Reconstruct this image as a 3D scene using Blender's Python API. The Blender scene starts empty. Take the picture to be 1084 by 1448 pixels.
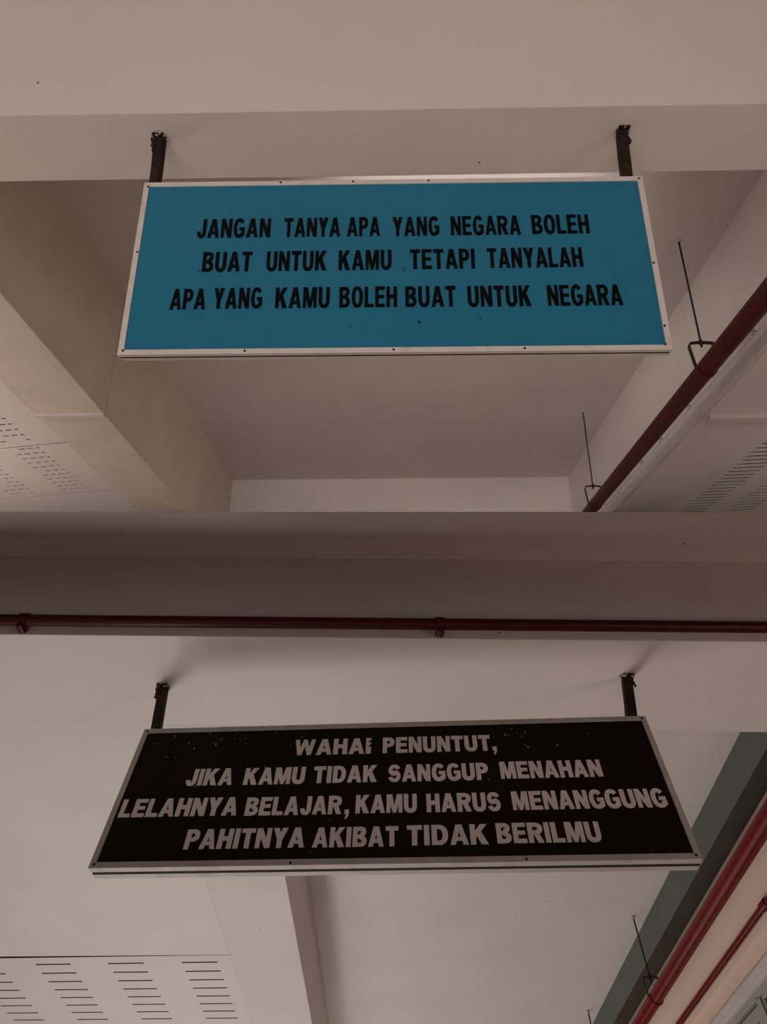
import bpy, bmesh, math, random
from mathutils import Matrix, Vector

random.seed(4)
C = bpy.context.scene
COL = C.collection
R = math.radians

# ------------------------------------------------------------------ camera
EYE = Vector((0.0, 0.0, 1.6))


def view_rot(p, y, r):
    """rows: camera right / up / back, written in the axes of the place (X right, Y ahead, Z up)."""
    base = Matrix(((1, 0, 0), (0, 0, 1), (0, -1, 0)))
    return Matrix.Rotation(R(r), 3, 'Z') @ Matrix.Rotation(R(-p), 3, 'X') @ base @ Matrix.Rotation(R(y), 3, 'Z')


VA = view_rot(20.81008, -0.70044, 0.26079)     # looking along the upper storey's corridor
VB = view_rot(55.56799, -1.52977, -1.64814)    # looking up into the lower corridor
CAM = Matrix.Rotation(R(90 + 20.81008), 3, 'X')                           # level camera, looking up along +Y
FA = Matrix.Translation(EYE) @ (CAM @ VA).to_4x4()                       # axes of the upper place
FB = Matrix.Translation(EYE) @ (CAM @ VB).to_4x4()                       # axes of the lower place

cam_data = bpy.data.cameras.new('camera')
cam = bpy.data.objects.new('camera', cam_data)
COL.objects.link(cam)
cam_data.sensor_fit = 'VERTICAL'
cam_data.sensor_height = 36.0
cam_data.lens = 890.0 / 1448.0 * 36.0
cam_data.clip_start = 0.02
cam.matrix_world = Matrix.Translation(EYE) @ CAM.to_4x4()
C.camera = cam

# ------------------------------------------------------------------ world, light, exposure
C.view_settings.view_transform = 'Standard'
C.view_settings.look = 'None'
C.view_settings.gamma = 1.0
C.view_settings.use_curve_mapping = False
C.view_settings.exposure = 0.0

world = bpy.data.worlds.new('daylight')
C.world = world
world.use_nodes = True
wt = world.node_tree
bg = wt.nodes['Background']
tc = wt.nodes.new('ShaderNodeTexCoord')
sx = wt.nodes.new('ShaderNodeSeparateXYZ')
wt.links.new(tc.outputs['Generated'], sx.inputs[0])
mr = wt.nodes.new('ShaderNodeMapRange')          # open sky on the left, dim building on the right
mr.interpolation_type = 'SMOOTHSTEP'
mr.inputs['From Min'].default_value = 0.1
mr.inputs['From Max'].default_value = -0.9
wt.links.new(sx.outputs['X'], mr.inputs['Value'])
wm = wt.nodes.new('ShaderNodeMix')
wm.data_type = 'RGBA'
wm.inputs['A'].default_value = (0.035, 0.018, 0.013, 1)
wm.inputs['B'].default_value = (0.10, 0.088, 0.08, 1)
wt.links.new(mr.outputs['Result'], wm.inputs['Factor'])
wt.links.new(wm.outputs['Result'], bg.inputs['Color'])
bg.inputs['Strength'].default_value = 1.0


def area(name, F, loc, target, sx, sy, power, col, spread=180):
    l = bpy.data.lights.new(name, 'AREA')
    l.shape = 'RECTANGLE'
    l.size, l.size_y = sx, sy
    l.energy = power
    l.color = col
    l.spread = R(spread)
    o = bpy.data.objects.new(name, l)
    COL.objects.link(o)
    d = Vector(target) - Vector(loc)
    o.matrix_world = F @ Matrix.Translation(loc) @ d.to_track_quat('-Z', 'Y').to_matrix().to_4x4()
    o['kind'] = 'helper'
    return o


# daylight reaching each corridor, and fills added without a real source
area('upper_daylight', FA, (-1.3, -3.6, -0.1), (0.5, 4.0, 2.5), 5.0, 1.6, 104, (1.0, 0.93, 0.885))
area('upper_right_fill', FA, (5.6, 3.8, 1.62), (0.0, 4.4, 2.6), 2.6, 0.4, 19, (1.0, 0.92, 0.88))  # added fill for the left side face and ceiling
area('upper_left_daylight', FA, (-5.2, 3.4, 1.45), (0.5, 4.6, 2.6), 1.4, 0.4, 52, (1.0, 0.92, 0.87))
area('upper_bay_fill', FA, (0.5, 2.3, 2.99), (0.6, 6.6, 2.75), 1.6, 0.25, 8.2, (1.0, 0.92, 0.87), 100)  # added fill hidden behind the front beam, lifts the bay interior
area('lower_daylight', FB, (-2.1, 3.7, -2.6), (-0.9, 3.5, 2.0), 2.5, 0.9, 60, (1.0, 0.92, 0.86))
area('lower_far_daylight', FB, (-1.5, 9.0, -1.6), (-0.5, 5.5, 2.2), 5.0, 2.5, 92, (1.0, 0.92, 0.86))
area('lower_rear_fill', FB, (3.2, -0.1, -0.5), (0.4, 1.9, 2.0), 1.2, 0.6, 16, (1.0, 0.66, 0.58))  # added reddish fill for the beam face

# ------------------------------------------------------------------ materials
MAT = {}


def make_mat(name, col, rough=0.7, metal=0.0, var=0.05, vscale=2.0, specks=0.0, bump=0.0, grime=0.0, grime_col=(0.3, 0.2, 0.15), gscale=9.0, spec=0.4):
    m = bpy.data.materials.new(name)
    m.use_nodes = True
    nt = m.node_tree
    b = nt.nodes['Principled BSDF']
    b.inputs['Roughness'].default_value = rough
    b.inputs['Metallic'].default_value = metal
    b.inputs['Specular IOR Level'].default_value = spec
    geo = nt.nodes.new('ShaderNodeTexCoord')
    n = nt.nodes.new('ShaderNodeTexNoise')
    n.inputs['Scale'].default_value = vscale
    n.inputs['Detail'].default_value = 5
    nt.links.new(geo.outputs['Object'], n.inputs['Vector'])
    ramp = nt.nodes.new('ShaderNodeMapRange')
    ramp.inputs['From Min'].default_value = 0.3
    ramp.inputs['From Max'].default_value = 0.7
    ramp.inputs['To Min'].default_value = 1 - var
    ramp.inputs['To Max'].default_value = 1 + var
    nt.links.new(n.outputs['Fac'], ramp.inputs['Value'])
    mul = nt.nodes.new('ShaderNodeMix')
    mul.data_type = 'RGBA'
    mul.blend_type = 'MULTIPLY'
    mul.inputs['Factor'].default_value = 1
    mul.inputs['A'].default_value = (*col, 1)
    nt.links.new(ramp.outputs['Result'], mul.inputs['B'])
    out = mul.outputs['Result']
    if grime:
        g = nt.nodes.new('ShaderNodeTexNoise')
        g.inputs['Scale'].default_value = gscale
        g.inputs['Detail'].default_value = 8
        nt.links.new(geo.outputs['Object'], g.inputs['Vector'])
        gr = nt.nodes.new('ShaderNodeMapRange')
        gr.inputs['From Min'].default_value = 0.52
        gr.inputs['From Max'].default_value = 0.72
        gr.inputs['To Max'].default_value = grime
        nt.links.new(g.outputs['Fac'], gr.inputs['Value'])
        mx = nt.nodes.new('ShaderNodeMix')
        mx.data_type = 'RGBA'
        nt.links.new(gr.outputs['Result'], mx.inputs['Factor'])
        nt.links.new(out, mx.inputs['A'])
        mx.inputs['B'].default_value = (*grime_col, 1)
        out = mx.outputs['Result']
    if specks:
        v = nt.nodes.new('ShaderNodeTexVoronoi')
        v.inputs['Scale'].default_value = 4.0
        nt.links.new(geo.outputs['Object'], v.inputs['Vector'])
        lt = nt.nodes.new('ShaderNodeMath')
        lt.operation = 'LESS_THAN'
        lt.inputs[1].default_value = specks
        nt.links.new(v.outputs['Distance'], lt.inputs[0])
        sep = nt.nodes.new('ShaderNodeSeparateColor')
        nt.links.new(v.outputs['Color'], sep.inputs['Color'])
        gt = nt.nodes.new('ShaderNodeMath')
        gt.operation = 'GREATER_THAN'
        gt.inputs[1].default_value = 0.25
        nt.links.new(sep.outputs['Red'], gt.inputs[0])
        an = nt.nodes.new('ShaderNodeMath')
        an.operation = 'MULTIPLY'
        nt.links.new(lt.outputs[0], an.inputs[0])
        nt.links.new(gt.outputs[0], an.inputs[1])
        mx = nt.nodes.new('ShaderNodeMix')
        mx.data_type = 'RGBA'
        nt.links.new(an.outputs[0], mx.inputs['Factor'])
        nt.links.new(out, mx.inputs['A'])
        mx.inputs['B'].default_value = (0.12, 0.08, 0.06, 1)
        out = mx.outputs['Result']
    nt.links.new(out, b.inputs['Base Color'])
    if bump:
        bn = nt.nodes.new('ShaderNodeTexNoise')
        bn.inputs['Scale'].default_value = 40
        bn.inputs['Detail'].default_value = 6
        nt.links.new(geo.outputs['Object'], bn.inputs['Vector'])
        bp = nt.nodes.new('ShaderNodeBump')
        bp.inputs['Strength'].default_value = bump
        bp.inputs['Distance'].default_value = 0.01
        nt.links.new(bn.outputs['Fac'], bp.inputs['Height'])
        nt.links.new(bp.outputs['Normal'], b.inputs['Normal'])
    MAT[name] = m
    return m


make_mat('cream_paint', (0.79, 0.72, 0.67), 0.65, var=0.04, vscale=1.3, specks=0.021, bump=0.12)
make_mat('warm_soffit_paint', (0.76, 0.66, 0.58), 0.65, var=0.06, vscale=3.0, specks=0.012, bump=0.15)
make_mat('panel_paint', (0.80, 0.74, 0.70), 0.6, var=0.03, vscale=2.0, specks=0.010, bump=0.06)
make_mat('wall_paint', (0.88, 0.68, 0.57), 0.6, var=0.03, vscale=2.0, bump=0.06)
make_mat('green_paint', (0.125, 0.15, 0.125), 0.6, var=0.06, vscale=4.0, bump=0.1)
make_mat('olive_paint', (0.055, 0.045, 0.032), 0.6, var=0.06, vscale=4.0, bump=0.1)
make_mat('shade_dark', (0.02, 0.017, 0.015), 0.9)  # near-black colour standing for shade in gaps and hollows
make_mat('divider_bounce_paint', (0.78, 0.71, 0.67), 0.9)  # pale top of the added divider, for bounce
make_mat('divider_dark_paint', (0.12, 0.10, 0.09), 0.9)  # dark underside of the added divider, keeps bounce low
make_mat('white_trim', (0.72, 0.66, 0.62), 0.5, var=0.03, bump=0.05, grime=0.25, grime_col=(0.4, 0.33, 0.28))
make_mat('aluminium', (0.80, 0.72, 0.67), 0.5, metal=0.05, var=0.05, vscale=12, grime=0.25, grime_col=(0.3, 0.25, 0.22), gscale=14)
make_mat('old_aluminium', (0.58, 0.52, 0.48), 0.5, metal=0.05, var=0.06, vscale=12, grime=0.3, grime_col=(0.2, 0.17, 0.15), gscale=14)
make_mat('blue_face', (0.020, 0.20, 0.33), 0.5, spec=.2, var=0.06, vscale=3, grime=0.08, grime_col=(0.02, 0.08, 0.10), gscale=6)
make_mat('black_letter', (0.003, 0.003, 0.003), 0.6, spec=.08)
make_mat('black_face', (0.018, 0.009, 0.005), 0.55, var=0.2, vscale=4, spec=.1)
make_mat('pale_letter', (0.84, 0.72, 0.69), 0.6, var=0.05, vscale=20)
make_mat('paint_chip', (0.30, 0.25, 0.21), 0.8)
make_mat('dark_scuff', (0.02, 0.03, 0.035), 0.8)
make_mat('rusty_steel', (0.035, 0.02, 0.014), 0.8, var=0.3, vscale=30, bump=0.6, grime=0.45, grime_col=(0.13, 0.075, 0.045), gscale=45, spec=.08)
make_mat('chipped_plaster', (0.42, 0.35, 0.31), 0.9, var=0.2, vscale=40, bump=0.8)
make_mat('dark_steel', (0.02, 0.015, 0.013), 0.6, var=0.1)
make_mat('red_pipe', (0.17, 0.003, 0.004), 0.36, var=0.12, vscale=5, grime=0.25, grime_col=(0.10, 0.006, 0.005), gscale=7, spec=0.14)
make_mat('maroon_pipe', (0.075, 0.008, 0.006), 0.45, spec=.25, var=0.12, vscale=5, grime=0.2, grime_col=(0.05, 0.012, 0.01), gscale=7)
make_mat('conduit_grey', (0.50, 0.45, 0.42), 0.5, var=0.05)
make_mat('window_frame', (0.40, 0.38, 0.35), 0.5, var=0.03)
make_mat('dark_glass', (0.012, 0.012, 0.012), 0.08, spec=0.6)

# ------------------------------------------------------------------ building helpers
MW = {}
CUT_N = {id(FA): Vector(VA[1]), id(FB): Vector(VB[1])}     # the added light divider between the storeys lies in this plane


def keep_side(bm, F):
    """trim what would run through the added light divider between the storeys"""
    if id(F) not in CUT_N:
        return
    n = CUT_N[id(F)]
    s = 1 if F is FA else -1
    bmesh.ops.bisect_plane(bm, geom=bm.verts[:] + bm.edges[:] + bm.faces[:], dist=1e-6,
                           plane_co=n * (0.00012 * s), plane_no=n * s, clear_inner=True, clear_outer=False)


def build(name, bm, mat, F, parent=None, loc=None, smooth=False, label=None):
    keep_side(bm, F)
    me = bpy.data.meshes.new(name)
    o = bpy.data.objects.new(name, me)
    COL.objects.link(o)
    if parent is not None:
        o.parent = parent
        w = MW[parent.name]
        bmesh.ops.transform(bm, matrix=w.inverted() @ F, verts=bm.verts)
        MW[o.name] = w
    else:
        w = F @ Matrix.Translation(loc) if loc is not None else F
        bmesh.ops.transform(bm, matrix=w.inverted() @ F, verts=bm.verts)
        o.matrix_world = w
        MW[o.name] = w
    if smooth:
        for f in bm.faces:
            f.smooth = True
    bm.to_mesh(me)
    bm.free()
    for k in (mat if isinstance(mat, (list, tuple)) else [mat]):
        me.materials.append(MAT[k])
    if label:
        o['label'] = label
    if smooth:
        try:
            me.set_sharp_from_angle(angle=R(40))
        except Exception:
            pass
    return o


def thing(name, F, loc, label, cat, group=None, rot=None):
    o = bpy.data.objects.new(name, None)
    COL.objects.link(o)
    o.empty_display_size = 0.05
    w = F @ Matrix.Translation(loc)
    if rot is not None:
        w = w @ rot.to_4x4()
    o.matrix_world = w
    MW[o.name] = w
    tag(o, label, cat, group)
    return o


def tag(o, label, cat, group=None):
    o['label'] = label
    o['category'] = cat
    if group:
        o['group'] = group
    return o


def struct(name, bm, mat, F, label=None):
    o = build(name, bm, mat, F)
    o['kind'] = 'structure'
    return o


def BM():
    return bmesh.new()


def box(bm, x0, x1, y0, y1, z0, z1, bevel=0.0, mi=0):
    r = bmesh.ops.create_cube(bm, size=1.0)
    vs = r['verts']
    for v in vs:
        v.co = Vector(((x0 + x1) / 2 + v.co.x * (x1 - x0), (y0 + y1) / 2 + v.co.y * (y1 - y0), (z0 + z1) / 2 + v.co.z * (z1 - z0)))
    fs = {f for v in vs for f in v.link_faces}
    for f in fs:
        f.material_index = mi
    if bevel:
        es = {e for v in vs for e in v.link_edges}
        bmesh.ops.bevel(bm, geom=list(es), offset=bevel, segments=2, affect='EDGES', profile=0.6)
    return bm


def tube(bm, pts, r, seg=16, caps=True):
    """round bar along a polyline"""
    pts = [Vector(p) for p in pts]
    rs = r if isinstance(r, (list, tuple)) else [r] * len(pts)
    rings = []
    up = None
    for i, p in enumerate(pts):
        if i == 0:
            t = pts[1] - p
        elif i == len(pts) - 1:
            t = p - pts[i - 1]
        else:
            t = (pts[i + 1] - p).normalized() + (p - pts[i - 1]).normalized()
        t.normalize()
        if up is None:
            up = Vector((0, 0, 1)) if abs(t.z) < 0.9 else Vector((0, 1, 0))
        a = t.cross(up).normalized()
        b = a.cross(t).normalized()
        up = b
        rings.append([bm.verts.new(p + (a * math.cos(k * 2 * math.pi / seg) + b * math.sin(k * 2 * math.pi / seg)) * rs[i]) for k in range(seg)])
    for i in range(len(rings) - 1):
        for k in range(seg):
            bm.faces.new((rings[i][k], rings[i][(k + 1) % seg], rings[i + 1][(k + 1) % seg], rings[i + 1][k]))
    if caps:
        bm.faces.new(rings[0][::-1])
        bm.faces.new(rings[-1])
    bmesh.ops.recalc_face_normals(bm, faces=bm.faces[:])
    return bm


def strap(bm, pts, wdir, width, thick):
    """flat bar bent along a polyline; wdir is the direction of its width"""
    wdir = Vector(wdir).normalized()
    pts = [Vector(p) for p in pts]
    rings = []
    for i, p in enumerate(pts):
        if i == 0:
            t = pts[1] - p
        elif i == len(pts) - 1:
            t = p - pts[i - 1]
        else:
            t = (pts[i + 1] - p).normalized() + (p - pts[i - 1]).normalized()
        t.normalize()
        n = t.cross(wdir).normalized()
        rings.append([bm.verts.new(p + wdir * (a * width / 2) + n * (b * thick / 2)) for a, b in ((-1, -1), (1, -1), (1, 1), (-1, 1))])
    for i in range(len(rings) - 1):
        for k in range(4):
            bm.faces.new((rings[i][k], rings[i][(k + 1) % 4], rings[i + 1][(k + 1) % 4], rings[i + 1][k]))
    bm.faces.new(rings[0][::-1])
    bm.faces.new(rings[-1])
    bmesh.ops.recalc_face_normals(bm, faces=bm.faces[:])
    return bm


def lump(bm, c, r, seed, squash=(1, 1, 1)):
    rnd = random.Random(seed)
    res = bmesh.ops.create_icosphere(bm, subdivisions=2, radius=r)
    for v in res['verts']:
        k = 0.6 + 0.7 * rnd.random()
        v.co = Vector((v.co.x * squash[0] * k, v.co.y * squash[1] * k, v.co.z * squash[2] * k)) + Vector(c)
    return bm


# ------------------------------------------------------------------ lettering: heavy block capitals drawn from strokes
def glyph(ch, w, s, h):
    """convex pieces (lists of points) of one capital, height 1, width w, stem s, bar h"""
    P = []

    def rect(a, b, c, d):
        P.append([(a, c), (b, c), (b, d), (a, d)])

    def poly(*p):
        P.append(list(p))

    def arc(cx, cy, rx, ry, a0, a1, sx, sy, n=14, e=2.25):
        def pt(a, X, Y):
            c, q = math.cos(R(a)), math.sin(R(a))
            return (cx + X * math.copysign(abs(c) ** (2 / e), c), cy + Y * math.copysign(abs(q) ** (2 / e), q))
        for i in range(n):
            u, v = a0 + (a1 - a0) * i / n, a0 + (a1 - a0) * (i + 1) / n
            P.append([pt(u, rx, ry), pt(v, rx, ry), pt(v, rx - sx, ry - sy), pt(u, rx - sx, ry - sy)])
    if ch == 'A':
        poly((0, 0), (s * .98, 0), (w / 2 + s * .38, 1), (w / 2 - s * .56, 1))
        poly((w - s * .98, 0), (w, 0), (w / 2 + s * .56, 1), (w / 2 - s * .38, 1))
        rect(w * .2, w * .8, .19, .19 + h * .92)
    elif ch in 'BPR':
        rect(0, s, 0, 1)
        k = .56
        rect(s * .5, w * .55, 1 - h, 1)
        if ch == 'B':
            rect(s * .5, w * .55, .5 - h * .42, .5 + h * .5)
            rect(s * .5, w * .55, 0, h)
            arc(w * .5, .755 - .005, w * .45, .25, -90, 90, s * .95, h)
            arc(w * .5, .275, w * .5, .275, -90, 90, s, h)
        else:
            b = .42 if ch == 'P' else .44
            c = (1 + b - .03) / 2
            rect(s * .5, w * .55, b - .03, b - .03 + h)
            arc(w * .5, c, w * .5, 1 - c, -90, 90, s, h)
            if ch == 'R':
                poly((w * .36, .46), (w * .36 + s * 1.05, .5), (w, 0), (w - s * 1.12, 0))
    elif ch == 'D':
        rect(0, s, 0, 1)
        rect(s * .5, w * .45, 0, h)
        rect(s * .5, w * .45, 1 - h, 1)
        arc(w * .42, .5, w * .58, .5, -90, 90, s, h, 20)
    elif ch in 'EFL':
        rect(0, s, 0, 1)
        if ch != 'L':
            rect(s * .5, w, 1 - h, 1)
            rect(s * .5, w * .93, .5 - h * .42, .5 + h * .52)
        if ch != 'F':
            rect(s * .5, w, 0, h)
    elif ch == 'G':
        arc(w / 2, .5, w / 2, .52, 38, 318, s, h * 1.05, 26)
        rect(w * .52, w, .38, .38 + h * .95)
        poly((w - s * .92, .13), (w, .13), (w, .5), (w - s * .92, .5))
        poly((w * .55, .0), (w * .72, .0), (w, .14), (w - s, .2))
    elif ch == 'H':
        rect(0, s, 0, 1)
        rect(w - s, w, 0, 1)
        rect(s * .5, w - s * .5, .5 - h * .5, .5 + h * .6)
    elif ch == 'I':
        rect(0, s, 0, 1)
    elif ch == 'i':                     # the capital I whose edge is broken away
        rect(0, s * .62, 0, 1)
        rect(s * .5, s * 1.1, 0, .42)
        rect(s * .5, s * 1.1, .86, 1)
        poly((s * .5, .5), (s * 1.1, .62), (s * 1.1, .70), (s * .5, .70))
    elif ch == 'J':
        rect(w - s, w, .3, 1)
        arc(w / 2, .33, w / 2, .35, 180, 360, s, h * 1.1)
    elif ch == 'K':
        rect(0, s, 0, 1)
        poly((s * .9, .28), (s * .9, .62), (w - s * 1.25, 1), (w - .01, 1))
        poly((w - s * 1.28, 0), (w, 0), (w * .60, .68), (w * .34, .50))
    elif ch == 'M':
        rect(0, s * .86, 0, 1)
        rect(w - s * .86, w, 0, 1)
        poly((s * .1, 1), (s * 1.25, 1), (w / 2 + s * .36, 0), (w / 2 - s * .36, 0))
        poly((w - s * 1.25, 1), (w - s * .1, 1), (w / 2 + s * .36, 0), (w / 2 - s * .36, 0))
    elif ch == 'N':
        rect(0, s * .92, 0, 1)
        rect(w - s * .92, w, 0, 1)
        poly((0, 1), (s * 1.05, 1), (w, 0), (w - s * 1.05, 0))
    elif ch == 'O':
        arc(w / 2, .5, w / 2, .52, 0, 360, s, h * 1.05, 36)
    elif ch == 'S':
        n = 30
        c = []
        rx = w / 2 - s * .46
        r1, r2 = .235, .25
        for i in range(n + 1):
            a = 18 + (270 - 18) * i / n
            c.append((w / 2 + rx * math.cos(R(a)) * (.96), 1 - h * .5 + .02 - r1 + r1 * math.sin(R(a))))
        y2 = h * .5 - .02 + r2
        for i in range(1, n + 1):
            a = 90 - (90 + 165) * i / n
            c.append((w / 2 + rx * math.cos(R(a)), y2 + r2 * math.sin(R(a))))
        for i in range(len(c) - 1):
            (x0, y0), (x1, y1) = c[i], c[i + 1]
            j, k = max(i - 1, 0), min(i + 2, len(c) - 1)

            def off(p, q, at):
                dx, dy = q[0] - p[0], q[1] - p[1]
                l = math.hypot(dx, dy) or 1
                return (-dy / l * s * .46, dx / l * h * .5)
            o0, o1 = off(c[j], c[i + 1], c[i]), off(c[i], c[k], c[i + 1])
            P.append([(x0 + o0[0], y0 + o0[1]), (x1 + o1[0], y1 + o1[1]), (x1 - o1[0], y1 - o1[1]), (x0 - o0[0], y0 - o0[1])])
    elif ch == 'T':
        rect(w / 2 - s / 2, w / 2 + s / 2, 0, 1)
        rect(0, w, 1 - h * 1.08, 1)
    elif ch == 'U':
        rect(0, s, .34, 1)
        rect(w - s, w, .34, 1)
        arc(w / 2, .36, w / 2, .38, 180, 360, s, h * 1.1, 18)
    elif ch == 'W':
        for a, b in ((0, .27), (.5, .27), (.5, .73), (1, .73)):
            top = s * .45 if a in (0, 1) else s * .38
            xa = top + a * (w - 2 * top)
            poly((b * w - s * .42, 0), (b * w + s * .42, 0), (xa + top, 1), (xa - top, 1))
    elif ch == 'Y':
        poly((0, 1), (s * 1.1, 1), (w / 2 + s * .45, .45), (w / 2 - s * .5, .38))
        poly((w - s * 1.1, 1), (w, 1), (w / 2 + s * .5, .38), (w / 2 - s * .45, .45))
        rect(w / 2 - s * .5, w / 2 + s * .5, 0, .46)
    elif ch == ',':
        rect(0, w, 0, .22)
        poly((w * .45, .02), (w, .02), (w * .95, -.1), (w * .3, -.3), (w * .12, -.24))
    return P


GW = dict(A=.68, B=.62, D=.62, E=.56, G=.66, H=.62, I=.22, i=.22, J=.52, K=.66, L=.52, M=.76, N=.63, O=.66, P=.58, R=.64, S=.6, T=.57, U=.62, W=.92, Y=.62)


def word(bm, txt, x0, x1, z0, ht, wide, stem, bar, depth, gap=.08):
    """one word between x0 and x1 on the sign face y=0"""
    if txt == ',':
        for p in glyph(',', (x1 - x0) / ht, stem, bar):
            prism(bm, [(x0 + a * ht, z0 + b * ht) for a, b in p], depth)
        return
    tot = sum(GW[c] * wide if c not in 'Ii' else stem for c in txt) + gap * (len(txt) - 1)
    k = (x1 - x0) / (tot * ht)
    x = x0
    for c in txt:
        w = (GW[c] * wide if c not in 'Ii' else stem) * k
        for p in glyph(c, w, stem * min(k, 1.12), bar):
            prism(bm, [(x + a * ht, z0 + b * ht) for a, b in p], depth)
        x += (w + gap * k) * ht


def prism(bm, pts, depth):
    ar = sum(pts[i][0] * pts[(i + 1) % len(pts)][1] - pts[(i + 1) % len(pts)][0] * pts[i][1] for i in range(len(pts)))
    if abs(ar) < 1e-9:
        return
    if ar < 0:
        pts = pts[::-1]
    n = len(pts)
    depth += (len(bm.verts) % 97) * 0.000006
    f = [bm.verts.new((x, -depth, z)) for x, z in pts]
    b = [bm.verts.new((x, 0.0, z)) for x, z in pts]
    bm.faces.new(f)
    for i in range(n):
        bm.faces.new((f[i], b[i], b[(i + 1) % n], f[(i + 1) % n]))


def flecks(bm, spots, seed, mi):
    """small irregular chips lying on the sign face"""
    rnd = random.Random(seed)
    for (x, z, r) in spots:
        n = rnd.randint(5, 8)
        st = rnd.uniform(.6, 1.7)
        vs = []
        for i in range(n):
            a = 2 * math.pi * i / n
            q = r * rnd.uniform(.55, 1.2)
            vs.append(bm.verts.new((x + q * math.cos(a), -0.0006, z + q * st * math.sin(a))))
        f = bm.faces.new(vs)
        f.material_index = mi


def frame_bars(bm, W, H, b, y0, y1, lip=0.0):
    """four mitred bars round a W x H face"""
    o = [(-W / 2, -H / 2), (W / 2, -H / 2), (W / 2, H / 2), (-W / 2, H / 2)]
    i_ = [(-W / 2 + b, -H / 2 + b), (W / 2 - b, -H / 2 + b), (W / 2 - b, H / 2 - b), (-W / 2 + b, H / 2 - b)]
    for k in range(4):
        l = (k + 1) % 4
        q = [o[k], o[l], i_[l], i_[k]]
        f = [bm.verts.new((x, y0, z)) for x, z in q]
        g = [bm.verts.new((x, y1, z)) for x, z in q]
        bm.faces.new(f)
        bm.faces.new(g[::-1])
        for m in range(4):
            bm.faces.new((f[m], g[m], g[(m + 1) % 4], f[(m + 1) % 4]))
    bmesh.ops.recalc_face_normals(bm, faces=bm.faces[:])
    return bm


def rivet(bm, x, z, r=.0045, y=-.004):
    res = bmesh.ops.create_uvsphere(bm, u_segments=10, v_segments=6, radius=r)
    for v in res['verts']:
        v.co = Vector((x + v.co.x, y + v.co.y * .55, z + v.co.z))


def sign_rot(ya, ro, ti):
    return Matrix.Rotation(ya, 3, 'Z') @ Matrix.Rotation(ti, 3, 'X') @ Matrix.Rotation(-ro, 3, 'Y')


# ================================================================== UPPER STOREY
SOF, CEI = 2.2, 3.2           # undersides of beams / of the slab, above the eye

# added divider: keeps the storeys' light apart, pale top bounces light up
n = CUT_N[id(FA)]
ahead = Vector((0, 1, 0)) - n * n.dot(Vector((0, 1, 0)))
ahead.normalize()
side = ahead.cross(n).normalized()
for name, mat, off in (('light_divider', 'divider_bounce_paint', .00005), ('light_divider_underside', 'divider_dark_paint', -.00005)):
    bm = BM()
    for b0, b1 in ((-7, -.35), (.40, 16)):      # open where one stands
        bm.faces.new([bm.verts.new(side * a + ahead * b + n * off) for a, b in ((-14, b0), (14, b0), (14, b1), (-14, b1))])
    struct(name, bm, mat, FA.copy())          # the divider itself is not trimmed

bm = BM(); box(bm, -7, 7, 1.633, 1.919, SOF, CEI + .3, bevel=.004)
struct('ceiling_beam', bm, 'cream_paint', FA)
bm = BM(); box(bm, -7, 7, 7.24, 7.6, SOF - 1.2, CEI + .3)
struct('ceiling_beam', bm, 'cream_paint', FA)
# long beams either side of the bay: cast in two lengths with a joint between
for y0, y1 in ((1.919, 3.831), (3.838, 7.24)):
    bm = BM(); box(bm, -2.4526, -1.986, y0, y1, SOF, CEI + .3, bevel=.003)
    struct('ceiling_beam', bm, 'warm_soffit_paint', FA)
for y0, y1 in ((1.919, 3.93), (3.937, 7.24)):
    bm = BM(); box(bm, 2.222, 2.713, y0, y1, SOF, CEI + .3, bevel=.003)
    struct('ceiling_beam', bm, 'cream_paint', FA)
bm = BM(); box(bm, -7, 7, -1.2, 9, CEI, CEI + .25)
struct('ceiling', bm, 'cream_paint', FA)
bm = BM(); box(bm, -2.462, -1.98, 3.808, 3.862, SOF - .016, SOF + .002, bevel=.004)
struct('trim_1', bm, 'white_trim', FA)
bm = BM(); box(bm, 2.24, 3.6, 3.91, 3.985, SOF - .035, SOF + .002, bevel=.006)
struct('trim_2', bm, 'white_trim', FA)


def slotted_panel(name, F, x0, x1, y0, y1, z, slots, shear, xs, th, label, cat='ceiling panel', mat='panel_paint'):
    """ceiling board with real slots cut through it; slots = list of (xa, xb, ya, yb) in unsheared plan"""
    X = sorted({x0, x1} | {s[0] for s in slots} | {s[1] for s in slots})
    Y = sorted({y0, y1} | {s[2] for s in slots} | {s[3] for s in slots})
    xi = {v: i for i, v in enumerate(X)}
    yi = {v: i for i, v in enumerate(Y)}
    hole = set()
    for a, b, c, d in slots:
        for i in range(xi[a], xi[b]):
            for j in range(yi[c], yi[d]):
                hole.add((i, j))
    bm = BM()
    cache = {}

    def V(i, j, k):
        if (i, j, k) not in cache:
            x, y = X[i], Y[j]
            cache[i, j, k] = bm.verts.new((x, y + shear * (x - xs), z + k * th))
        return cache[i, j, k]
    nx, ny = len(X) - 1, len(Y) - 1
    for i in range(nx):
        for j in range(ny):
            if (i, j) in hole:
                continue
            bm.faces.new((V(i, j, 0), V(i, j + 1, 0), V(i + 1, j + 1, 0), V(i + 1, j, 0)))
            for (di, dj, a, b) in ((-1, 0, (i, j), (i, j + 1)), (1, 0, (i + 1, j + 1), (i + 1, j)), (0, -1, (i + 1, j), (i, j)), (0, 1, (i, j + 1), (i + 1, j + 1))):
                p, q = i + di, j + dj
                if (p, q) in hole or not (0 <= p < nx and 0 <= q < ny):
                    bm.faces.new((V(*a, 0), V(*a, 1), V(*b, 1), V(*b, 0)))
    bmesh.ops.recalc_face_normals(bm, faces=bm.faces[:])
    o = build(name, bm, mat, F, loc=((x0 + x1) / 2, (y0 + y1) / 2 + shear * ((x0 + x1) / 2 - xs), z))
    tag(o, label, cat)
    return o


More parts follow.
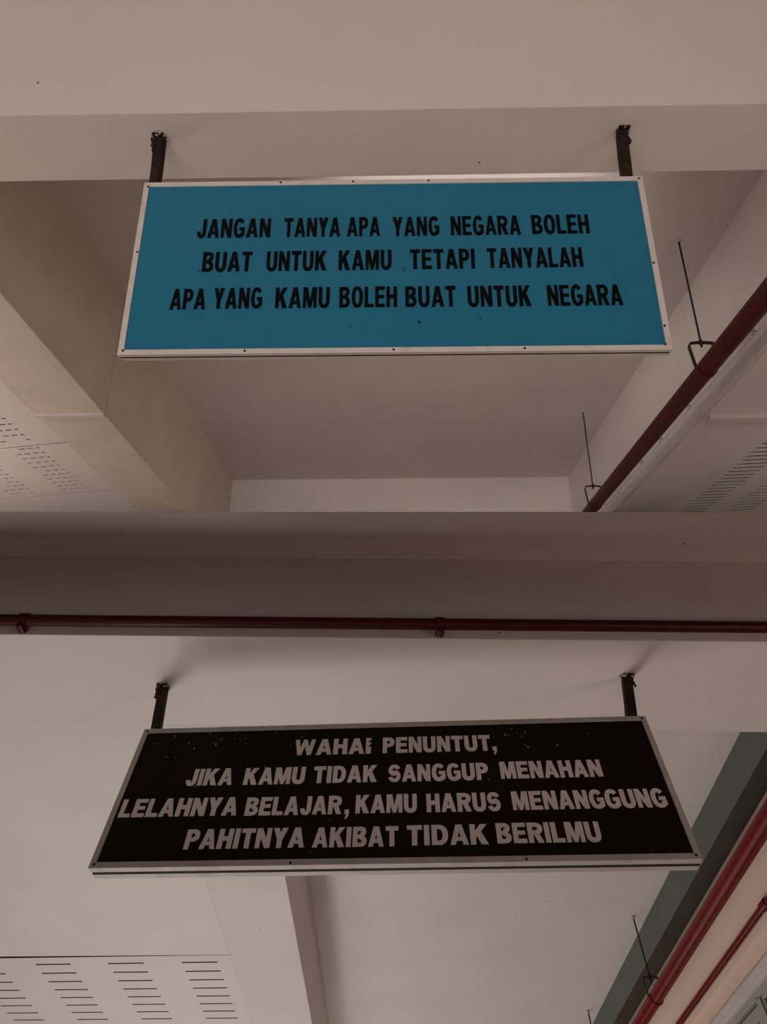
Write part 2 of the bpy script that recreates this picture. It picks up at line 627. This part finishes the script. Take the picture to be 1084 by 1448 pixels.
def slot_field(cols, L, dash, gap, y0, y1, dy, t, skip=.0, rnd=None, jit=.0):
    out = []
    for xl in cols:
        k = 0
        while y0 + k * dy < y1:
            y = y0 + k * dy
            x = xl
            while x < xl + L - 1e-6:
                e = min(x + dash, xl + L)
                if not (rnd and rnd.random() < skip):
                    out.append((round(x, 4), round(e, 4), round(y, 4), round(y + t, 4)))
                x = e + gap
            k += 1
    return out


rnd = random.Random(7)
SX = -2.453
cols = [-2.95 - .52 * k for k in range(5)]
slotted_panel('ceiling_panel', FA, -5.3, SX, 2.4, 4.236, SOF, slot_field(cols, .25, .05, .022, 3.50, 4.18, .0795, .016, .10, rnd), -.17, SX,
              .003, 'pale slotted ceiling panel at the left picture edge, nearest the white beam joint strip')
slotted_panel('ceiling_panel', FA, -5.3, SX, 4.248, 5.168, SOF, slot_field(cols, .25, .05, .022, 4.275, 5.13, .0795, .016, .12, rnd), -.17, SX,
              .003, 'middle slotted ceiling panel left of the beam, with rows of short broken dashes')
slotted_panel('ceiling_panel', FA, -5.3, SX, 5.18, 7.24, SOF, [], -.17, SX,
              .003, 'plain pale ceiling panel without slots at the far end of the left panels')
slotted_panel('ceiling_panel', FA, 2.713, 5.3, 2.2, 7.24, SOF, slot_field([2.86 + .45 * k for k in range(5)], .25, .25, 0, 4.22, 7.0, .0745, .022), -.10, 2.9,
              .003, 'slotted ceiling panel right of the red pipe and the grey beam in the upper view')
for x0, x1 in ((-7, -2.5), (2.75, 7)):
    bm = BM(); box(bm, x0, x1, 1.92, 7.2, SOF + .1, SOF + .12)
    struct('ceiling_shade_sheet', bm, 'shade_dark', FA)  # dark sheet: the shade seen through the slots, put into colour


# ---- hanging signs
def hanger(parent, F, top, bot, w, label, seed, flip):
    """rusty angle iron with torn, plaster-crusted fixing"""
    top, bot = Vector(top), Vector(bot)
    b = BM()
    d = (top - bot)
    x = Vector((1, 0, 0))
    for k in range(2):           # the two legs of the angle
        bb = BM()
        if k == 0:
            strap(b, [bot, bot + d * .35, bot + d * .7, top], x, w, .004)
        else:
            o = x * (w / 2 * flip)
            y = Vector((0, w / 2, 0))
            strap(b, [bot + o + y, bot + d * .5 + o + y, top + o + y], (0, 1, 0), w, .004)
        bb.free()
    rr = random.Random(seed)
    for v in b.verts:
        v.co += Vector((rr.uniform(-1, 1), 0, rr.uniform(-1, 1))) * .0012
    hb = build('hanger_bar', b, 'rusty_steel', F, parent, label=label)
    MW[hb.name] = MW[parent.name]
    b = BM()
    strap(b, [top + Vector((-w * .65, .0, -.004)), top + Vector((w * .7, .0, -.004))], (0, 1, 0), w * 1.2, .006)
    tube(b, [top + Vector((w * .7 * flip, 0, -.004)), top + Vector((w * .7 * flip, 0, -.022))], .007, 6)
    build('anchor_bolt', b, 'dark_steel', F, hb)
    b = BM()
    for i in range(7):
        a = rr.uniform(0, 6.28)
        lump(b, top + Vector((math.cos(a) * w * rr.uniform(.3, .85), math.sin(a) * w * .5, -rr.uniform(.0, .012))), rr.uniform(.005, .011), seed * 10 + i, (1, 1, .7))
    build('plaster_crust', b, 'chipped_plaster', F, hb)
    b = BM()
    for i in range(6):
        f = rr.uniform(.72, 1.0)
        lump(b, bot + d * f + x * (-flip * w * rr.uniform(.2, .7)) + Vector((0, rr.uniform(-.01, .006), 0)), rr.uniform(.006, .011), seed * 31 + i, (.8, .8, 1.4))
    build('rust_scale', b, 'rusty_steel', F, hb)


def sign(name, F, ctr, ang, W, H, depth, bar, face_mat, bar_mat, lines, letter_mat, wide, stem, lbar, ht, label, cat, chips, chip_mat, rivets, hang):
    t = thing(name, F, ctr, label, cat, rot=sign_rot(*ang))
    S = MW[t.name]
    b = BM(); box(b, -W / 2 + .004, W / 2 - .004, 0, .006, -H / 2 + .004, H / 2 - .004)
    flecks(b, chips, 3, 1)
    build('sign_face', b, [face_mat, chip_mat], S, t)
    b = BM(); box(b, -W / 2 + .004, W / 2 - .004, depth - .006, depth, -H / 2 + .004, H / 2 - .004)
    build('back_panel', b, bar_mat, S, t)
    g = depth * .36
    b = BM(); frame_bars(b, W, H, bar, -.004, g)
    bmesh.ops.bevel(b, geom=b.edges[:], offset=.0008, segments=1, affect='EDGES')
    fr = build('front_frame', b, bar_mat, S, t)
    b = BM(); frame_bars(b, W - .004, H - .004, bar, depth - g + .002, depth + .004)
    build('back_frame', b, bar_mat, S, t)
    b = BM(); box(b, -W / 2 + .0025, W / 2 - .0025, g + .0005, depth - g + .0015, -H / 2 + .0025, H / 2 - .0025)
    build('gap_filler', b, 'shade_dark', S, t, label='dark filler standing for the shade between the two frames')
    for x, z in rivets:
        b = BM()
        rivet(b, x, z)
        build('rivet', b, 'dark_steel', S, fr)
    for ws in lines:
        for i, (tx, x0, x1, z0) in enumerate(ws):
            if tx == ',':
                continue
            b = BM()
            word(b, tx, x0, x1, z0, ht, wide, stem, lbar, .002)
            if i + 1 < len(ws) and ws[i + 1][0] == ',':
                word(b, *ws[i + 1], ht, wide, stem, lbar, .002)
                tx += ','
            o = build('lettering', b, letter_mat, S, t)
            o['label'] = ('black' if letter_mat == 'black_letter' else 'pale grey') + ' capitals reading ' + tx.upper()
    for (tp, bt, w, lb, sd, fl) in hang:
        hanger(t, F, tp, bt, w, lb, sd, fl)
    return t


LA = [
    [('JANGAN', -0.6808, -0.4253, 0.1098), ('TANYA', -0.3773, -0.1818, 0.11), ('APA', -0.1583, -0.0434, 0.11), ('YANG', 0.0002, 0.1619, 0.1086), ('NEGARA', 0.2021, 0.4429, 0.1091), ('BOLEH', 0.4824, 0.68, 0.1104)],
    [('BUAT', -0.6496, -0.4806, -0.0339), ('UNTUK', -0.4307, -0.2262, -0.0338), ('KAMU', -0.1847, -0.0046, -0.0329), ('TETAPI', 0.0584, 0.2781, -0.0324), ('TANYALAH', 0.3205, 0.6428, -0.0308)],
    [('APA', -0.7432, -0.625, -0.1859), ('YANG', -0.5989, -0.4363, -0.1841), ('KAMU', -0.3922, -0.2112, -0.1845), ('BOLEH', -0.1791, 0.0128, -0.1846), ('BUAT', 0.0402, 0.208, -0.1852), ('UNTUK', 0.2468, 0.4562, -0.1867), ('NEGARA', 0.511, 0.7567, -0.1864)]]
LB = [
    [('WAHAi', -0.3455, -0.0676, 0.1314), ('PENUNTUT', -0.0238, 0.3625, 0.1316), (',', 0.3678, 0.3824, 0.1327)],
    [('JIKA', -0.7129, -0.5475, 0.0187), ('KAMU', -0.5072, -0.293, 0.0175), ('TIDAK', -0.2627, -0.0417, 0.0181), ('SANGGUP', -0.0022, 0.3414, 0.0171), ('MENAHAN', 0.3824, 0.7242, 0.0197)],
    [('LELAHNYA', -0.9088, -0.5062, -0.0938), ('BELAJAR', -0.4792, -0.1558, -0.0962), (',', -0.1447, -0.1302, -0.096), ('KAMU', -0.1092, 0.0937, -0.0952), ('HARUS', 0.1255, 0.3673, -0.0958), ('MENANGGUNG', 0.4058, 0.8995, -0.094)],
    [('PAHITNYA', -0.6531, -0.2655, -0.2055), ('AKIBAT', -0.2396, 0.0328, -0.2065), ('TIDAK', 0.06, 0.3136, -0.2049), ('BERILMU', 0.3411, 0.662, -0.2029)]]

WA, HA = 1.784, .72
rv = [(-.875, -.345), (-.48, -.35), (0, -.35), (.42, -.35), (.87, -.34), (-.876, .34), (-.4, .352), (-.14, .352), (.13, .352), (.878, .35), (-.878, .05), (.878, -.02), (.878, -.27)]
sign('hanging_sign', FA, (.015, 1.70, 1.557), (.00033, -.0025, .028), WA, HA, .030, .019, 'blue_face', 'aluminium', LA, 'black_letter', .84, .172, .162, .082,
     'blue hanging sign with black capitals in a pale metal frame', 'sign',
     [(.285, -.235, .004), (.28, -.222, .003), (.035, -.036, .004), (.04, -.026, .003), (-.66, -.03, .004), (-.14, -.26, .003), (-.09, -.265, .003), (.1, .275, .004), (.02, .27, .003), (-.66, .275, .003), (.72, .02, .003), (.085, -.245, .006), (.3, .05, .003)],
     'dark_scuff', rv,
     [((-.872, 1.727, 2.2), (-.858, 1.716, 1.918), .032, 'rusty brown angle bar at the left end', 5, 1),
      ((.893, 1.728, 2.2), (.872, 1.716, 1.914), .032, 'rusty angle bar at the right end, flaking', 8, -1)])


# ---- red sprinkler main of the upper storey, its hangers and the cable trunking below it
def clevis(name, F, x, y, ztop, zpipe, r, label, group, yoke=.19):
    t = thing(name, F, (x, y, ztop), label, 'pipe hanger', group)
    zy = zpipe + yoke
    b = BM(); tube(b, [(x, y, ztop), (x, y, zy - .035)], .0062, 10)
    build('rod', b, 'dark_steel', F, t, smooth=True)
    b = BM(); tube(b, [(x, y, ztop), (x, y, ztop - .012), (x, y, ztop - .02)], [.016, .014, .008], 12)
    build('ceiling_anchor', b, 'conduit_grey', F, t)
    b = BM()
    q = r + .003
    pts = [(x - q, y, zpipe), (x - q * 1.3, y, zy - .03), (x - q * 1.15, y, zy - .006), (x - .018, y, zy), (x + .018, y, zy), (x + q * 1.15, y, zy - .006), (x + q * 1.3, y, zy - .03), (x + q, y, zpipe)]
    strap(b, pts, (0, 1, 0), .026, .006)
    yk = build('yoke', b, 'dark_steel', F, t)
    b = BM()
    for zz in (zy + .008, zy - .008):
        tube(b, [(x, y, zz - .006), (x, y, zz + .006)], .013, 6)
    build('nut', b, 'dark_steel', F, yk)
    b = BM()
    strap(b, [(x + q * math.cos(R(a)), y, zpipe + q * math.sin(R(a))) for a in range(180, 361, 12)], (0, 1, 0), .034, .006)
    return t, b


PX, PZ, PR = 1.945, 2.188, .058
bm = BM(); tube(bm, [(PX, 1.93, PZ), (PX, 7.23, PZ)], PR, 32)
o = build('sprinkler_pipe', bm, 'maroon_pipe', FA, loc=(PX, 4.5, PZ), smooth=True)
tag(o, 'dark red sprinkler main slanting along the right beam of the blue sign bay', 'pipe')
for y, lb in ((3.326, 'black rod hanger with yoke, right of the blue sign, the longer rod'), (5.599, 'thin black rod hanger farther along the dark red main, below the blue sign')):
    t, b = clevis('pipe_hanger', FA, PX, y, CEI, PZ, PR, lb, 'rod hangers on the upper red main')
    build('strap', b, 'maroon_pipe', FA, t)

t = thing('cable_trunking', FA, (2.205, 4.5, 2.27), 'white cable trunking along the right beam edge under the dark red main', 'trunking')
bm = BM(); box(bm, 2.186, 2.2215, 1.93, 7.23, 2.202, 2.325, bevel=.004)
build('trunk', bm, 'white_trim', FA, t)
t2 = thing('electrical_conduit', FA, (2.21, 4.5, 2.345), 'thin grey conduit with round clips between the dark red main and white trunking', 'conduit')
bm = BM(); tube(bm, [(2.208, 1.93, 2.338), (2.208, 7.23, 2.338)], .010, 12)
build('tube', bm, 'conduit_grey', FA, t2, smooth=True)
for y in (3.21, 4.096, 4.272 + .35, 5.043, 6.056):
    bm = BM()
    strap(bm, [(2.208 + .016 * math.cos(R(a)), y, 2.362 + .016 * math.sin(R(a))) for a in range(0, 361, 24)], (0, 1, 0), .012, .004)
    tube(bm, [(2.222, y, 2.372), (2.204, y, 2.372)], .005, 8)
    build('saddle_clip', bm, 'conduit_grey', FA, t2)

# ================================================================== LOWER STOREY
BS, BC = 1.8, 2.308
FY, RY = 1.848, 2.42
LX, LP = -.6084, -1.0802
GX, GZ, WX = 2.007, 2.0986, 2.1426

bm = BM(); box(bm, -7, 7, FY, RY, BS, BC + .3, bevel=.004)
struct('ceiling_beam', bm, 'cream_paint', FB)
bm = BM(); box(bm, LP, LX, RY, 9, BS, BC + .3, bevel=.003)
struct('ceiling_beam', bm, 'cream_paint', FB)
bm = BM(); box(bm, -7, 7, .4, 11, BC, BC + .25)
struct('ceiling', bm, 'cream_paint', FB)
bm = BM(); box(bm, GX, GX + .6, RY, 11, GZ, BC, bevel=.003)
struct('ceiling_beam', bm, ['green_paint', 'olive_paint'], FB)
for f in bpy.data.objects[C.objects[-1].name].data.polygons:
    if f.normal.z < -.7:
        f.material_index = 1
bm = BM(); box(bm, WX, WX + .2, RY, 11, 1.55, GZ)
struct('wall_right', bm, 'wall_paint', FB)
# window head moulding, wall below cut for the window
bm = BM(); box(bm, WX - .035, WX + .02, RY, 11, 1.485, 1.549, bevel=.006)
struct('trim_3', bm, 'white_trim', FB)

slotted_panel('ceiling_panel', FB, -5.5, LP - .0008, RY - .30, 4.870, BS + .001, [], -.06, LP,
              .003, 'large plain pale ceiling panel left of the black sign')
slotted_panel('ceiling_panel', FB, -5.5, LP - .0008, 4.876, 9, BS + .001,
              slot_field([-1.436 - .52 * k for k in range(8)], .252, .252, 0, 4.975, 7.2, .1485, .021), -.075, LP,
              .003, 'ceiling panel with rows of long dark slots in the bottom left corner')
bm = BM(); box(bm, -7, LP, RY, 9, BS + .09, BS + .1)
struct('ceiling_shade_sheet', bm, 'shade_dark', FB)  # shade above the slotted panel, painted as a dark sheet

WB, HB = 1.877, .524
rnd = random.Random(12)
chips = []
for cx, cz, nn, sp in ((-.66, .19, 9, .06), (-.55, .21, 5, .05), (-.74, .2, 6, .07), (.44, .2, 7, .03), (.46, .15, 4, .03), (.57, .14, 3, .02), (-.28, .17, 3, .06), (-.86, .15, 4, .04)):
    for i in range(nn):
        chips.append((cx + rnd.gauss(0, sp), min(cz + rnd.gauss(0, .025), .235), rnd.uniform(.0016, .0042)))
for i in range(26):
    chips.append((rnd.uniform(-.9, .9), rnd.uniform(-.235, .235), rnd.uniform(.0012, .003)))
rv = [(-.923, -.25), (.923, -.25), (-.923, .25), (.923, .25), (-.3, -.254), (.42, -.254)]
sign('hanging_sign', FB, (-.008, 1.98, 1.238), (-.0627, -.0019, -.0289), WB, HB, .058, .019, 'black_face', 'old_aluminium', LB, 'pale_letter', 1.10, .235, .20, .0648,
     'black hanging sign with four lines of pale capitals in a grey metal frame', 'sign', chips, 'paint_chip', rv,
     [((-.988, 2.151, 1.8), (-.906, 2.050, 1.496), .034, 'rusty dark angle bar at the left end', 15, 1),
      ((.985, 2.057, 1.8), (.888, 1.938, 1.496), .034, 'rusty dark angle bar at the right end', 18, -1)])

# pipe along the beam face with saddle clamps
PY, QZ, QR = 1.812, 1.845, .0235
bm = BM(); tube(bm, [(-6, PY, QZ), (6, PY, QZ)], QR, 24)
o = build('sprinkler_pipe', bm, 'maroon_pipe', FB, loc=(0, PY, QZ), smooth=True)
tag(o, 'dark red pipe running level across the beam above the black sign', 'pipe')
for x, lb in ((-1.50, 'red pipe clamp near the left picture edge on the level pipe'), (.192, 'red pipe clamp at the middle of the level pipe above the black sign')):
    t = thing('pipe_clamp', FB, (x, PY, QZ), lb, 'clamp', 'clamps on the level red pipe')
    q = QR + .003
    bm = BM()
    strap(bm, [(x, FY - .002, QZ + q)] + [(x, PY + q * math.cos(R(a)), QZ + q * math.sin(R(a))) for a in range(90, 271, 15)] + [(x, FY - .002, QZ - q)], (1, 0, 0), .034, .005)
    build('saddle', bm, 'maroon_pipe', FB, t)
    bm = BM(); box(bm, x - .014, x + .014, PY - .014, FY - .003, QZ - q - .020, QZ - q + .006, bevel=.009)
    build('lug', bm, 'maroon_pipe', FB, t)

# heavy red main along the green beam, with its rod hangers
MX, MZ, MR = 1.90, 1.780, .0445
bm = BM(); tube(bm, [(MX, RY + .01, MZ), (MX, 10.9, MZ)], MR, 32)
o = build('sprinkler_pipe', bm, 'red_pipe', FB, loc=(MX, 5, MZ), smooth=True)
tag(o, 'thick bright red sprinkler main beside the green beam in the lower right', 'pipe')
for y, lb in ((5.409, 'black rod hanger with yoke holding the thick bright red main'), (7.357, 'thin rod hanger at the bottom picture edge on the thick bright red main')):
    t, b = clevis('pipe_hanger', FB, MX, y, BC, MZ, MR, lb, 'rod hangers on the lower red main', .125)
    build('strap', b, 'red_pipe', FB, t)
t = thing('sprinkler_pipe', FB, (2.118, 5, 1.722), 'thin red pipe on the pinkish wall above the white conduit, lower right', 'pipe')
bm = BM(); tube(bm, [(2.122, RY + .01, 1.722), (2.122, 10.9, 1.722)], .0165, 20)
build('tube', bm, 'red_pipe', FB, t, smooth=True)
bm = BM(); tube(bm, [(2.122, 3.83, 1.722), (2.122, 3.90, 1.722)], .024, 20)
build('coupling', bm, 'red_pipe', FB, t, smooth=True)
bm = BM(); box(bm, WX - .022, WX - .001, RY, 10.9, 1.648, 1.694, bevel=.004)
o = build('cable_trunking', bm, 'wall_paint', FB, loc=(WX - .011, 5, 1.67))
tag(o, 'cream cable trunking on the pinkish wall directly below the thin red pipe', 'trunking')

# window below the moulding: two sashes with dark panes
wx = WX + .01
bm = BM()
box(bm, wx - .02, wx + .05, 2.6, 8.5, 1.45, 1.487)
box(bm, wx - .02, wx + .05, 4.375, 4.43, .4, 1.46)
box(bm, wx - .02, wx + .05, 2.6, 2.66, .4, 1.46)
o = struct('window_1', bm, 'window_frame', FB)
for y0, y1 in ((2.68, 4.362), (4.448, 6.3), (6.32, 8.2)):
    bm = BM()
    z0, z1, s = .42, 1.436, .055
    if y0 < 4:
        z1 = 1.452
        s = .02
    box(bm, wx - .012, wx + .03, y0, y1, z1 - s, z1, bevel=.003)
    box(bm, wx - .012, wx + .03, y0, y0 + s, z0, z1 - s, bevel=.003)
    box(bm, wx - .012, wx + .03, y1 - s, y1, z0, z1 - s, bevel=.003)
    sa = build('window_sash', bm, 'window_frame', FB, o)
    bm = BM(); box(bm, wx + .008, wx + .014, y0 + s, y1 - s, z0, z1 - s)
    build('window_pane', bm, 'dark_glass', FB, sa)
bm = BM(); box(bm, wx + .052, wx + .06, 2.6, 8.5, .4, 1.48)
struct('window_gap_shade', bm, 'shade_dark', FB)  # dark sheet painted as the shade behind the sash gaps
